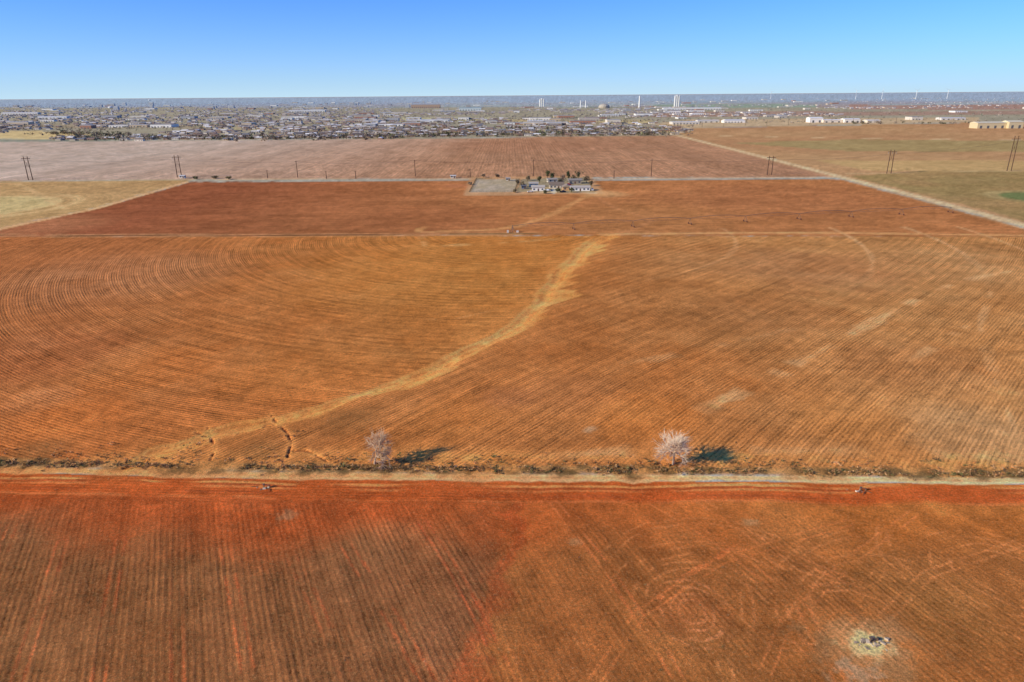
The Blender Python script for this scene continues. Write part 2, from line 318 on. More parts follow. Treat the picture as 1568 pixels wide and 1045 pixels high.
# ------------------------------------------------------------------ node helper
class NT:
    def __init__(s,mat): s.t=mat.node_tree; s.n=s.t.nodes; s.l=s.t.links
    def m(s,op,a,b=None,c=None,clamp=False):
        n=s.n.new('ShaderNodeMath'); n.operation=op; n.use_clamp=clamp
        for i,v in enumerate((a,b,c)):
            if v is None: continue
            if hasattr(v,'links') or hasattr(v,'is_linked'): s.l.new(v,n.inputs[i])
            else: n.inputs[i].default_value=v
        return n.outputs[0]
    def noise(s,vec,scale,detail=4,rough=.6):
        n=s.n.new('ShaderNodeTexNoise'); n.inputs['Scale'].default_value=scale; n.inputs['Detail'].default_value=detail; n.inputs['Roughness'].default_value=rough
        s.l.new(vec,n.inputs['Vector']); return n.outputs[0]
    def attr(s,name):
        n=s.n.new('ShaderNodeAttribute'); n.attribute_name=name; return n
    def sepc(s,v,t='XYZ'):
        n=s.n.new('ShaderNodeSeparateXYZ'); s.l.new(v,n.inputs[0]); return n.outputs
    def comb(s,x,y,z=0.0):
        n=s.n.new('ShaderNodeCombineXYZ')
        for i,v in enumerate((x,y,z)):
            if hasattr(v,'is_linked'): s.l.new(v,n.inputs[i])
            else: n.inputs[i].default_value=v
        return n.outputs[0]
    def mr(s,v,a,b,c=0,d=1):
        n=s.n.new('ShaderNodeMapRange'); s.l.new(v,n.inputs[0]); 
        for i,x in enumerate((a,b,c,d)): n.inputs[i+1].default_value=x
        n.interpolation_type='SMOOTHSTEP'; return n.outputs[0]
    def mix(s,f,a,b,bt='MIX'):
        n=s.n.new('ShaderNodeMix'); n.data_type='RGBA'; n.blend_type=bt
        for k,v in ((0,f),(6,a),(7,b)):
            if hasattr(v,'is_linked'): s.l.new(v,n.inputs[k])
            elif k==0: n.inputs[k].default_value=v
            else: n.inputs[k].default_value=(*v,1)
        return n.outputs[2]
    def vmul(s,col,f):
        n=s.n.new('ShaderNodeVectorMath'); n.operation='SCALE'; s.l.new(col,n.inputs[0]); s.l.new(f,n.inputs['Scale']); return n.outputs[0]
def newmat(name):
    m=bpy.data.materials.new(name); m.use_nodes=True; b=m.node_tree.nodes['Principled BSDF']; b.inputs['Roughness'].default_value=1; b.inputs['Specular IOR Level'].default_value=0.0
    return m,b,NT(m)
gm,gb,t=newmat("ploughed_red_soil")
colA=t.attr("Col").outputs['Color']; ms_=t.sepc(t.attr("msk").outputs['Vector']); rc=t.sepc(t.attr("rc").outputs['Vector'])
A_,V_,P_=ms_[0],ms_[1],ms_[2]; PH,AL=rc[0],rc[1]
geo=t.n.new('ShaderNodeNewGeometry'); pos=geo.outputs['Position']
warp=t.noise(pos,.22,3); PHw=t.m('ADD',PH,t.m('MULTIPLY',warp,.7))
fur=t.m('SINE',t.m('MULTIPLY',PHw,2*math.pi/1.05))
fur4=t.m('SINE',t.m('MULTIPLY',PHw,2*math.pi/4.2))
st1=t.noise(t.comb(t.m('MULTIPLY',PH,1.0),t.m('MULTIPLY',AL,.02)),1.6,3,.8)
st2=t.noise(t.comb(t.m('MULTIPLY',PH,.22),t.m('MULTIPLY',AL,.006)),1.0,4,.75)
st3=t.noise(t.comb(PH,t.m('MULTIPLY',AL,.2)),2.8,3,.85)
clod=t.noise(pos,1.4,7,.9); mac=t.noise(pos,.12,5,.7); fine=t.noise(pos,4.0,2,.9)
patch=t.mr(t.noise(pos,.05,4,.7),.3,.65,.4,1.15)
def dev(v,k): return t.m('MULTIPLY',t.m('SUBTRACT',v,.5),k)
f=t.m('MULTIPLY',fur,.16); f=t.m('ADD',f,t.m('MULTIPLY',fur4,.07))
f=t.m('ADD',f,dev(st1,1.4)); f=t.m('ADD',f,dev(st2,.9)); f=t.m('ADD',f,dev(st3,1.7))
f=t.m('MULTIPLY',t.m('MULTIPLY',f,A_),patch)
f=t.m('ADD',f,dev(clod,2.8)); f=t.m('ADD',f,dev(mac,.5)); f=t.m('ADD',f,dev(fine,1.8))
f=t.m('MAXIMUM',t.m('ADD',f,1.0),.2)
c0=t.vmul(colA,f)
vm=t.m('MULTIPLY',t.mr(t.m('ADD',t.noise(pos,1.9,5,.85),dev(st3,.5)),.50,.58),V_)
c1_=t.mix(t.m('MULTIPLY',vm,.62),c0,tuple(C(90,72,46)))
pm=t.m('MULTIPLY',t.mr(t.noise(pos,2.3,5,.9),.56,.63),P_)
c2_=t.mix(t.m('MULTIPLY',pm,.75),c1_,tuple(C(214,162,116)))
t.l.new(c2_,gb.inputs['Base Color'])
hgt=t.m('ADD',t.m('MULTIPLY',t.m('MULTIPLY',t.m('ADD',t.m('MULTIPLY',fur,.05),t.m('MULTIPLY',fur4,.03)),A_),patch),t.m('MULTIPLY',clod,.33)); hgt=t.m('ADD',hgt,t.m('MULTIPLY',st1,t.m('MULTIPLY',A_,.22)))
bp=t.n.new('ShaderNodeBump'); bp.inputs['Strength'].default_value=.6; bp.inputs['Distance'].default_value=1.0
t.l.new(hgt,bp.inputs['Height']); t.l.new(bp.outputs[0],gb.inputs['Normal'])
me.materials.append(gm)
tm,tb,t2=newmat("terrain_soil"); g2=t2.n.new('ShaderNodeNewGeometry'); nz=t2.noise(g2.outputs['Position'],.01,8,.7)
t2.l.new(t2.mix(nz,tuple(C(150,90,54)),tuple(C(170,120,84))),tb.inputs['Base Color'])
bpy.ops.mesh.primitive_plane_add(size=260000,location=(0,0,-3)); o=bpy.context.object; o.name="terrain"; o.data.name="terrain"; o.data.materials.append(tm)
# ------------------------------------------------------------------ mesh accumulation
def attrmat(name,rough=.9,var=.25,scale=2.0):
    m,b,t=newmat(name); c=t.attr("Col").outputs['Color']; g=t.n.new('ShaderNodeNewGeometry')
    n=t.noise(g.outputs['Position'],scale,4,.7); f=t.m('ADD',t.m('MULTIPLY',t.m('SUBTRACT',n,.5),var*2),1.0)
    t.l.new(t.vmul(c,f),b.inputs['Base Color']); b.inputs['Roughness'].default_value=rough; b.inputs['Specular IOR Level'].default_value=.15
    return m
M_BUILD=attrmat("painted_walls_and_roofs",.7,.12,.5); M_FOL=attrmat("foliage",.95,.3,1.5); M_WOOD=attrmat("weathered_wood",.9,.3,1.2); M_METAL=attrmat("galvanised_metal",.5,.15,.8); M_BARK=attrmat("bare_bark",.95,.25,3); M_STONE=attrmat("broken_concrete",.95,.3,4)
class Acc:
    def __init__(s): s.v=[];s.f=[];s.c=[]
    def add(s,vs,fs,c):
        k=len(s.v); s.v.extend(vs); s.f.extend([tuple(i+k for i in f) for f in fs])
        if isinstance(c,list): s.c.extend(c)
        else: s.c.extend([tuple(c)]*len(fs))
    def box(s,cx,cy,z0,wx,wy,h,c,rot=0,top=1.0):
        ca,sa=math.cos(rot),math.sin(rot); vs=[]
        for z,k in ((z0,1),(z0+h,top)):
            for x,y in ((-1,-1),(1,-1),(1,1),(-1,1)):
                x*=wx/2*k;y*=wy/2*k; vs.append((cx+x*ca-y*sa,cy+x*sa+y*ca,z))
        s.add(vs,[(0,3,2,1),(4,5,6,7),(0,1,5,4),(1,2,6,5),(2,3,7,6),(3,0,4,7)],c)
    def gable(s,cx,cy,z0,wx,wy,h,c,rot=0,ov=.4):
        z0+=.004; ca,sa=math.cos(rot),math.sin(rot); wx+=ov*2; wy+=ov*2
        L=[(-wx/2,-wy/2,z0),(wx/2,-wy/2,z0),(wx/2,wy/2,z0),(-wx/2,wy/2,z0),(-wx/2,0,z0+h),(wx/2,0,z0+h)]
        s.add([(cx+x*ca-y*sa,cy+x*sa+y*ca,z) for x,y,z in L],[(0,1,5,4),(2,3,4,5),(1,2,5),(3,0,4),(0,3,2,1)],c)
    def tube(s,p,q,r0,r1,c,n=5,cap=False):
        p=Vector(p);q=Vector(q);d=(q-p)
        if d.length<1e-6: return
        d.normalize(); u=d.orthogonal().normalized(); w_=d.cross(u); vs=[]
        for P,r in ((p,r0),(q,r1)):
            for i in range(n):
                a=2*math.pi*i/n; vs.append(tuple(P+(u*math.cos(a)+w_*math.sin(a))*r))
        fs=[(i,(i+1)%n,n+(i+1)%n,n+i) for i in range(n)]
        if cap: fs.append(tuple(range(n-1,-1,-1))); fs.append(tuple(range(n,2*n)))
        s.add(vs,fs,c)
    def build(s,name,mat,parent=None,loc=(0,0,0)):
        m=bpy.data.meshes.new(name); m.from_pydata([tuple(x) for x in s.v],[],s.f); m.update()
        at=m.color_attributes.new("Col",'FLOAT_COLOR','CORNER')
        lt=np.array([len(f) for f in s.f]); c=np.ones((len(s.f),4),np.float32); c[:,:3]=np.array(s.c)
        at.data.foreach_set("color",np.repeat(c,lt,0).ravel()); m.materials.append(mat)
        o=bpy.data.objects.new(name,m); sc.collection.objects.link(o); o.location=loc
        if parent: o.parent=parent
        return o
def empty(name,x,y,rot=0):
    e=bpy.data.objects.new(name,None); sc.collection.objects.link(e); e.location=(x,y,0); e.rotation_euler=(0,0,rot); return e
def B(*c): return tuple(lin(c)*np.array([1.08,1.02,.86]))
# ------------------------------------------------------------------ distant town
hz=Acc(); roofs=[(136,124,112),(154,142,130),(108,98,92),(170,158,146),(146,120,104),(222,216,208),(124,126,130),(186,178,170),(104,92,84),(130,112,98),(232,230,226)]
walls=[(184,164,142),(162,132,112),(216,208,196),(152,124,106),(194,180,160)]
def blk(x,y): return (math.sin(math.floor(x/420)*12.9+math.floor(y/520)*78.2)*43758.5)%1
cnt=0
while cnt<5000:
    d=1400*math.exp(random.random()**1.2*math.log(9)); ang=random.uniform(-.80,.80)
    x=d*math.tan(ang)*.95; y=d
    u_=784+FPX*x/y*.955
    if u_<140 and d<1750: continue
    if d<(1420 if u_<620 else 1470 if u_<1040 else 2100 if u_<1150 else 2600): continue
    if blk(x,y)>(.93 if u_<620 else (.55 if u_<1040 else .25)): continue
    y=round(y/38)*38+random.uniform(-3,3); x=round(x/17)*17+random.uniform(-3,3)
    wx=random.uniform(11,19); wy=random.uniform(8,13); h=random.uniform(2.6,3.5); rot=random.choice((0,0,0,math.pi/2))+random.uniform(-.05,.05)
    haze_f=min(.7,max(0,(d-1800)/7000)); haze_c=np.array(B(168,174,184))  # wall and roof colours fade to a painted haze tone with distance
    hz.box(x,y,0,wx,wy,h,tuple(np.array(B(*random.choice(walls)))*(1-haze_f)+haze_c*haze_f),rot); r=tuple(np.array(B(*random.choice(roofs)))*(1-haze_f)+haze_c*haze_f); hz.gable(x,y,h,wx,wy,random.uniform(1.0,2.0),r,rot); cnt+=1
    if d<2300:
        ca,sa=math.cos(rot),math.sin(rot)
        for k in (-.3,.1,.35):
            hz.box(x+k*wx*ca+(wy/2)*sa,y+k*wx*sa-(wy/2)*ca,1,1.6,.12,1.3,B(60,64,70),rot)
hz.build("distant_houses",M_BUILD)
cb=Acc()
for i in range(340):
    d=2000*math.exp(random.random()*math.log(5)); ang=random.uniform(-.75,.72); x=d*math.tan(ang)*.95; u_=784+FPX*x/d*.955
    if u_>1050 and random.random()<.6: continue
    wx=random.uniform(25,80); wy=random.uniform(20,50); h=random.uniform(4,9)
    c=random.choice([(220,220,216),(202,196,186),(178,170,162),(164,122,104),(192,176,154),(228,226,222),(160,162,168)])
    cb.box(x,d,0,wx,wy,h,B(*c)); cb.box(x,d,h+.004,wx+.8,wy+.8,.6,B(*random.choice([(194,190,184),(172,168,162),(220,220,216),(154,148,142)])))
    for k in range(int(wx/9)): cb.box(x-wx/2+5+k*9,d-wy/2,.2,4,.2,3.0,B(100,104,110))
for i in range(30):
    d=random.uniform(5000,9500); ang=random.uniform(-.7,.05) ; x=d*math.tan(ang); h=random.uniform(12,34); wx=random.uniform(18,46)
    c=B(*random.choice([(188,186,184),(176,168,162),(196,198,200)])); cb.box(x,d,0,wx,25,h,c)
    for k in range(int(h/4)): cb.box(x,d-12.6,1.5+k*4,wx*.9,.3,1.6,B(130,138,148))
cb.build("distant_commercial_buildings",M_BUILD)
def clumpmesh(name,px,py,hh,rw,colr,nt_,size,mat=None,cz=.55):
    n=len(px); K=nt_
    base=np.stack([px,py,hh*cz],1)[:,None,:]
    d=rng.normal(size=(n,K,3)); d/=np.linalg.norm(d,axis=2,keepdims=True)+1e-9; d*= rng.random((n,K,1))**.4
    ctr=base+d*np.stack([rw,rw,hh*.45],1)[:,None,:]
    sz=(size*rw)[:,None,None,None]*(.6+.8*rng.random((n,K,1,1)))
    tri=ctr[:,:,None,:]+rng.normal(size=(n,K,3,3))*sz
    tri[...,2]=np.maximum(tri[...,2],.02)
    V=tri.reshape(-1,3); nf=n*K
    m=bpy.data.meshes.new(name); m.vertices.add(len(V)); m.vertices.foreach_set("co",V.astype(np.float32).ravel())
    m.loops.add(nf*3); m.loops.foreach_set("vertex_index",np.arange(nf*3,dtype=np.int32)); m.polygons.add(nf)
    m.polygons.foreach_set("loop_start",np.arange(0,nf*3,3,dtype=np.int32)); m.polygons.foreach_set("loop_total",np.full(nf,3,np.int32)); m.update()
    c=np.ones((n,K,3,4),np.float32); c[...,:3]=colr[:,None,None,:]*(.6+.8*rng.random((n,K,1,1)))
    a=m.color_attributes.new("Col",'FLOAT_COLOR','POINT'); a.data.foreach_set("color",c.ravel())
    m.materials.append(mat or M_FOL); o=bpy.data.objects.new(name,m); sc.collection.objects.link(o); return o
n=28000; d=1360*np.exp(rng.random(n)**1.0*math.log(9)); ang=rng.uniform(-.8,.8,n); x=d*np.tan(ang)*.95; u_=784+FPX*x/d*.955
keep=np.where(u_<620,d>1400,np.where(u_<1040,d>1430,d>2000)); dens=np.where(u_<1040,1,.35)
keep&=(rng.random(n)<dens)&(fbm(x,d,220,3,2)>.41)&~((u_<140)&(d<1650)); x=x[keep];d=d[keep]; n=len(x)
pc=np.array([lin(c) for c in [(150,130,104),(132,120,88),(160,138,112),(108,108,72),(128,108,86)]])
tree_haze=np.clip((d-1700)/5500,0,1)[:,None]*.75  # distance haze baked into the tree colours
tc=pc[rng.integers(0,5,n)]*(1-tree_haze)+np.array([lin((168,174,182))])*tree_haze
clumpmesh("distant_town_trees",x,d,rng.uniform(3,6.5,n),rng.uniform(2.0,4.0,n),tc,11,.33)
hx=[];hy=[]
for P,den in (([(100,212),(400,214),(620,211)],200),([(620,209),(800,207),(1030,206)],220),([(660,198),(820,198),(1030,200)],120),([(1300,190),(1500,190)],30),([(80,206),(200,208)],60)):
    Q=GL(P)
    for i in range(den):
        k=random.random()*(len(Q)-1); j=int(k); f_=k-j
        hx.append(Q[j][0]*(1-f_)+Q[j+1][0]*f_+random.gauss(0,6)); hy.append(Q[j][1]*(1-f_)+Q[j+1][1]*f_+random.gauss(0,26))
n=len(hx); clumpmesh("distant_tree_line",np.array(hx),np.array(hy),rng.uniform(4,9,n),rng.uniform(2.5,5.5,n),pc[rng.integers(0,5,n)]*.8,26,.28)
def shed(name,u,v,wpx,h,wall,roof,depth=30):
    x,y=G(u,v); wx=wpx/FPX*y*1.05
    e=empty(name,x,y); a=Acc(); a.box(0,depth/2,0,wx,depth,h,B(*wall)); a.build("walls",M_BUILD,e)
    a=Acc(); a.gable(0,depth/2,h,wx,depth,h*.22,B(*roof),0,.6); a.build("roof",M_BUILD,e)
    a=Acc(); k=max(2,int(wx/14))
    for i in range(k): a.box(-wx/2+wx*(i+.5)/k,-.1,.1,min(5,wx/k*.5),.2,h*.5,B(98,100,104))
    a.build("doors",M_BUILD,e)
for nm,u,v,wp,h,wl,rf in [("white_warehouse",1060,168.5,80,9,(220,220,216),(228,228,226)),("white_warehouse",1250,188,18,12,(226,222,216),(230,228,224)),("white_warehouse",1275,188,26,7,(219,210,196),(230,228,224)),("white_warehouse",1305,188,22,9,(226,220,210),(228,226,220)),("white_warehouse",1338,188,18,6,(208,200,186),(228,226,220)),("cream_warehouse",1518,197,40,12,(202,188,152),(214,204,176)),("cream_warehouse",1555,197,20,14,(202,188,152),(214,204,176)),("white_warehouse",1460,184,34,6,(205,202,198),(216,214,210)),("white_warehouse",1085,188,30,6,(195,192,184),(216,214,210)),("white_warehouse",1125,187,26,6,(205,202,194),(216,214,210)),("brick_factory",652,166,40,20,(172,148,130),(156,144,134)),("teal_roof_hangar",720,170,30,14,(195,205,205),(145,174,178)),("white_warehouse",470,172,50,9,(204,206,204),(220,220,218)),("white_warehouse",560,186,50,6,(188,172,146),(210,202,188)),("white_warehouse",30,176,50,10,(206,204,202),(218,216,214)),("white_warehouse",650,187,50,6,(194,190,184),(220,218,214)),("white_warehouse",80,182,40,8,(206,208,210),(220,220,220))]:
    shed(nm,u,v,wp,h,wl,rf)
def tower(name,u,v,h,r,kind):
    x,y=G(u,v); e=empty(name,x,y); a=Acc(); wc=B(210,212,212)
    if kind=='silo':
        for i in (-1,0,1): a.tube((i*r*2.02,0,0),(i*r*2.02,0,h*(1 if i else 1.12)),r,r,wc,10,True)
        a.box(0,0,h+.02,r*5,r*1.2,h*.1,wc); a.build("silos",M_BUILD,e)
    elif kind=='stack':
        a.tube((0,0,0),(0,0,h),r,r*.7,wc,12,True); a.build("shaft",M_BUILD,e)
    elif kind=='dome':
        n=14; vs=[];fs=[]
        for j in range(6):
            for i in range(n): t_=j/6*math.pi/2; vs.append((r*math.cos(t_)*math.cos(2*math.pi*i/n),r*math.cos(t_)*math.sin(2*math.pi*i/n),h*.35+h*.65*math.sin(t_)))
        vs.append((0,0,h)); 
        for j in range(5):
            for i in range(n): fs.append((j*n+i,j*n+(i+1)%n,(j+1)*n+(i+1)%n,(j+1)*n+i))
        for i in range(n): fs.append((5*n+i,5*n+(i+1)%n,6*n))
        a.add(vs,fs,B(176,168,154)); a.tube((0,0,0),(0,0,h*.35),r,r,B(166,156,140),14); a.build("dome",M_BUILD,e)
    elif kind=='water':
        a.tube((0,0,0),(0,0,h*.75),r*.18,r*.18,wc,8); a.tube((0,0,h*.7),(0,0,h*.8),r*.3,r,wc,12); a.tube((0,0,h*.8),(0,0,h*.93),r,r,wc,12); a.tube((0,0,h*.93),(0,0,h),r,r*.3,wc,12,True); a.build("tank",M_BUILD,e)
    else:
        a.tube((0,0,0),(0,0,h),r,r*.5,wc,8); a.box(0,0,h,3,8,3,wc); a.build("tower_shaft",M_BUILD,e); a=Acc(); ph0=random.random()*2
        for i in range(3):
            an=ph0+i*2*math.pi/3; a.tube((0,-4.5,h+1.5),(math.sin(an)*h*.5,-4.5,h+1.5+math.cos(an)*h*.5),1.8,.5,wc,4)
        a.build("rotor_blades",M_BUILD,e)
for nm,u,v,h,r,k in [("grain_elevator",830,165,52,6,'silo'),("grain_elevator",1036,165,66,6,'silo'),("smokestack",979,165,70,7,'stack'),("smokestack",889,165,44,5,'stack'),("smokestack",897,165,44,5,'stack'),("domed_arena",925,166,26,34,'dome'),("water_tower",172,178,45,11,'water'),("water_tower",230,160,60,16,'water')]:
    tower(nm,u,v,h,r,k)
for u in (1350,1402,1450,1310,1180): tower("wind_turbine",u,151.5+random.random(),95,3.5,'turb')
# ------------------------------------------------------------------ power poles
wc=B(92,72,58)
def hframe(u,v,hh):
    x,y=G(u,v); e=empty("h_frame_power_pole",x,y,math.radians(random.uniform(-4,4))); a=Acc()
    for k in (-1,1): a.tube((k*2.3,0,0),(k*2.0,0,hh),.46,.34,wc,7,True)
    a.build("poles",M_WOOD,e); a=Acc(); a.box(0,0,hh*.9,9,.5,.5,wc); a.tube((-2.2,0,hh*.5),(2.1,0,hh*.85),.12,.12,wc,4); a.tube((2.2,0,hh*.5),(-2.1,0,hh*.85),.12,.12,wc,4); a.build("crossarm",M_WOOD,e)
    a=Acc()
    for k in (-4.2,0,4.2):
        for j in range(4): a.tube((k,0,hh*.9-.1-j*.4),(k,0,hh*.9-.4-j*.4),.16,.16,B(150,150,150),6,True)
    a.build("insulators",M_METAL,e); return (x,y,hh*.9-1.6)
def spole(u,v,hh,ro=0):
    x,y=G(u,v); e=empty("utility_pole",x,y,ro); a=Acc(); a.tube((0,0,0),(0,0,hh),.42,.28,wc,7,True); a.build("pole",M_WOOD,e)
    a=Acc(); a.box(0,0,hh*.93,2.6,.25,.28,wc)
    for k in (-1.1,0,1.1): a.tube((k,0,hh*.93+.28),(k,0,hh*.93+.6),.1,.06,B(150,150,150),6,True)
    a.build("crossarm",M_WOOD,e); return (x,y,hh*.95)
P1=[hframe(-195,280,24),hframe(47,276,24),hframe(275,272,23)]
P2=[spole(456,272,17),spole(636,270.5,17),spole(817,270,17),spole(997,270,17),hframe(1178,268,19),hframe(1361,266,24),hframe(1545,262,36),hframe(1760,260,36)]
a=Acc()
for PL in (P1,[P1[-1]]+P2):
    for p,q_ in zip(PL,PL[1:]):
        for k in (-1,0,1):
            last=None
            for i in range(11):
                f_=i/10; z=p[2]*(1-f_)+q_[2]*f_-4*f_*(1-f_)*2.2; P=(p[0]*(1-f_)+q_[0]*f_,p[1]*(1-f_)+q_[1]*f_+k*2,z)
                if last: a.tube(last,P,.025,.025,B(60,60,62),3)
                last=P
a.build("power_lines",M_METAL)
for i in range(14): spole(1042+i*33,196-i*.9+random.random(),14)
for u,v in ((410,273),(500,274),(545,274),(720,272),(940,274)): spole(u,v,8)
# ------------------------------------------------------------------ centre pivot
p0=Vector((*G(785,356),0)); p1=Vector((*G(1455,326),0)); L=(p1-p0).length; dirv=(p1-p0)/L; nrm=Vector((-dirv.y,dirv.x,0))
e=empty("center_pivot_irrigation",0,0); mc=B(112,100,92)
a=Acc(); NS=8; Hh=Vector((0,0,3.9))
for k in range(NS):
    a0=p0+dirv*L*k/NS+Hh; a1=p0+dirv*L*(k+1)/NS+Hh; last=None; lf=0
    for i in range(9):
        f_=i/8; ff=4*f_*(1-f_); P=a0.lerp(a1,f_)+Vector((0,0,ff*1.3)); D=P+Vector((0,0,-ff*1.9))
        if last is not None:
            a.tube(last,P,.13,.13,mc,5)
            for sg in (-1,1): a.tube(lastD+nrm*sg*.7*lf,D+nrm*sg*.7*ff,.03,.03,mc,3); a.tube(last,D+nrm*sg*.7*ff,.03,.03,mc,3)
        last=P; lastD=D; lf=ff
a.build("spans",M_METAL,e); a=Acc(); wl=Acc()
for k in range(1,NS+1):
    c=p0+dirv*L*k/NS
    for sg in (-1,1):
        f0=c+nrm*sg*2.2+Vector((0,0,.6)); a.tube(c+Hh,f0,.08,.09,mc,4)
        wl.tube(f0-dirv*.14,f0+dirv*.14,.58,.58,B(96,62,46),14,True)
    a.tube(c+nrm*2.2+Vector((0,0,.6)),c-nrm*2.2+Vector((0,0,.6)),.08,.08,mc,4)
for sx in (-1,1):
    for sy in (-1,1): a.tube(p0+Vector((sx*1.6,sy*1.6,0)),p0+Hh,.1,.08,mc,4)
a.tube(p0,p0+Hh+Vector((0,0,.6)),.18,.18,mc,6,True); a.build("drive_towers",M_METAL,e); wl.build("wheels",M_METAL,e)
a=Acc(); a.box(p0.x-3.0,p0.y-1,0,1.2,.9,1.5,B(200,196,186)); a.box(p0.x+3.0,p0.y-.5,0,1.5,1,1.1,B(205,200,190)); a.build("control_cabinet",M_METAL,e)
# ------------------------------------------------------------------ farmstead
def house(name,u,v,wx,wy,h,wall,roof,rh=1.8,rot=0):
    x,y=G(u,v); e=empty(name,x,y,rot); a=Acc(); a.box(0,0,0,wx,wy,h,B(*wall)); a.build("walls",M_BUILD,e)
    a=Acc(); a.gable(0,0,h,wx,wy,rh,B(*roof),0,.6); a.build("roof",M_BUILD,e)
    a=Acc(); n=max(2,int(wx/3.2))
    for i in range(n):
        xx=-wx/2+wx*(i+.5)/n
        if i==n//2: a.box(xx,-wy/2-.03,.05,1.1,.1,2.1,B(90,60,45))
        else: a.box(xx,-wy/2-.03,1,1.5,.1,1.2,B(50,64,84))
    for yy in (-wy/4,wy/4):
        for sg in (-1,1): a.box(sg*(wx/2+.03),yy,1,.1,1.3,1.2,B(50,64,84))
    a.build("windows_and_door",M_BUILD,e)
house("white_farmhouse",824,292,11,8,3.2,(228,225,218),(186,176,162),1.6)
house("blue_trimmed_house",817,286,8,6,3.0,(100,126,150),(172,164,154),1.4)
house("farmhouse",852,288,13,10,3.2,(200,188,170),(130,114,98),2.2)
house("farmhouse",868,291,9,8,3,(185,150,115),(152,136,118),2.0,math.pi/2)
house("white_barn",888,292,17,7,3.0,(230,228,222),(184,174,162),1.4)
house("equipment_shed",880,281,12,8,3.2,(150,140,128),(144,136,126),1.4)
house("equipment_shed",845,279,9,6,2.8,(190,182,170),(160,150,138),1.2,.2)
house("garden_shed",802,289,4,4,2.4,(110,120,140),(100,100,104),1)
house("garden_shed",778,277,4,3,2.4,(200,190,175),(160,155,150),.8)
house("pump_house",280,273,5,4,2.4,(215,210,200),(200,198,194),.8)
house("pump_house",694,273,5,4,2.4,(210,200,185),(195,192,186),.8)
def car(u,v,c,rot=0):
    x,y=G(u,v); e=empty("parked_pickup_truck",x,y,rot); a=Acc(); a.box(0,0,.45,5.2,1.9,.65,B(*c)); a.box(.3,0,1.104,2.0,1.75,.75,B(*c),0,.82); a.box(-1.9,.88,1.104,1.5,.1,.25,B(*c)); a.box(-1.9,-.88,1.104,1.5,.1,.25,B(*c)); a.build("body",M_METAL,e)
    a=Acc(); a.box(.3,0,1.2,2.06,1.5,.45,B(30,34,40),0,.86); a.build("windows",M_METAL,e); a=Acc()
    for sx in (-1.6,1.6):
        for sy in (-.9,.9): a.tube((sx,sy-.12,.4),(sx,sy+.12,.4),.4,.4,B(25,25,25),12,True)
    a.build("wheels",M_METAL,e)
for u,v,c,r in ((838,293,(230,230,228),0.1),(862,295,(60,65,75),.3),(907,292,(225,225,225),1.5),(870,284,(150,40,35),0),(812,295,(210,205,195),.2)): car(u,v,c,r)
def leafy(name,u,v,h,r,c,n=420):
    x,y=G(u,v); e=empty(name,x,y); a=Acc(); bk=B(90,70,52); a.tube((0,0,0),(0,0,h*.5),.28,.18,bk,6)
    for i in range(7):
        an=i*2.4; a.tube((0,0,h*(.25+.04*i)),(math.cos(an)*r*.7,math.sin(an)*r*.7,h*(.5+.05*i)),.12,.04,bk,4)
    a.build("trunk_and_limbs",M_BARK,e); a=Acc(); sub=[(random.gauss(0,.45)*r,random.gauss(0,.45)*r,h*random.uniform(.35,.85)) for _ in range(9)]
    for i in range(n):
        s_=random.choice(sub); q_=Vector((s_[0]+random.gauss(0,.25)*r,s_[1]+random.gauss(0,.25)*r,min(h,max(.5,s_[2]+random.gauss(0,.1)*h))))
        sz=.42; vs=[tuple(q_+Vector((random.gauss(0,sz),random.gauss(0,sz),random.gauss(0,sz)))) for _ in range(3)]
        k=random.uniform(.6,1.5); a.add(vs,[(0,1,2)],tuple(np.array(lin(c))*k))
    a.build("crown",M_FOL,e)
for u,v,h,r,c in [(838,275,9,2.8,(80,84,50)),(846,277,8,2.5,(72,78,48)),(886,276,9,3,(82,84,54)),(878,278,7,2.6,(120,104,74)),(800,287,5,2.3,(130,112,80)),(792,283,5,2.0,(130,112,80)),(826,281,7,2.3,(100,96,64)),(862,279,7,2.4,(136,112,88)),(898,280,7,2.6,(124,108,78)),(740,272,3.5,2.2,(138,118,88)),(762,272,3.5,2.2,(138,118,88)),(808,277,5,2.3,(130,112,80)),(854,295,4,1.8,(98,98,64)),(835,297,3,1.5,(110,106,70)),(875,295,4,1.6,(98,96,64)),(905,285,5,1.8,(120,106,76)),(788,295,3,1.4,(122,108,78)),(720,283,2.5,1.4,(130,112,84)),(350,275,3,3,(112,100,66)),(300,275,3,3,(104,98,66)),(330,274,3,3,(122,108,72)),(870,275,8,2.3,(72,78,48)),(858,283,5,1.8,(120,104,76))]:
    leafy("yard_tree",u,v,h,r,c,300)
a=Acc(); FP=GL([(719,295),(730,274),(795,275),(788,294),(719,295)]); e=empty("yard_fence",0,0)
for p,q_ in zip(FP,FP[1:]):
    n=int(math.dist(p,q_)/3); 
    for i in range(n): f_=i/n; a.tube((p[0]*(1-f_)+q_[0]*f_,p[1]*(1-f_)+q_[1]*f_,0),(p[0]*(1-f_)+q_[0]*f_,p[1]*(1-f_)+q_[1]*f_,1.4),.09,.09,wc,4)
    for z in (.5,1.2): a.tube((p[0],p[1],z),(q_[0],q_[1],z),.05,.05,wc,4)
a.build("posts_and_rails",M_WOOD,e)
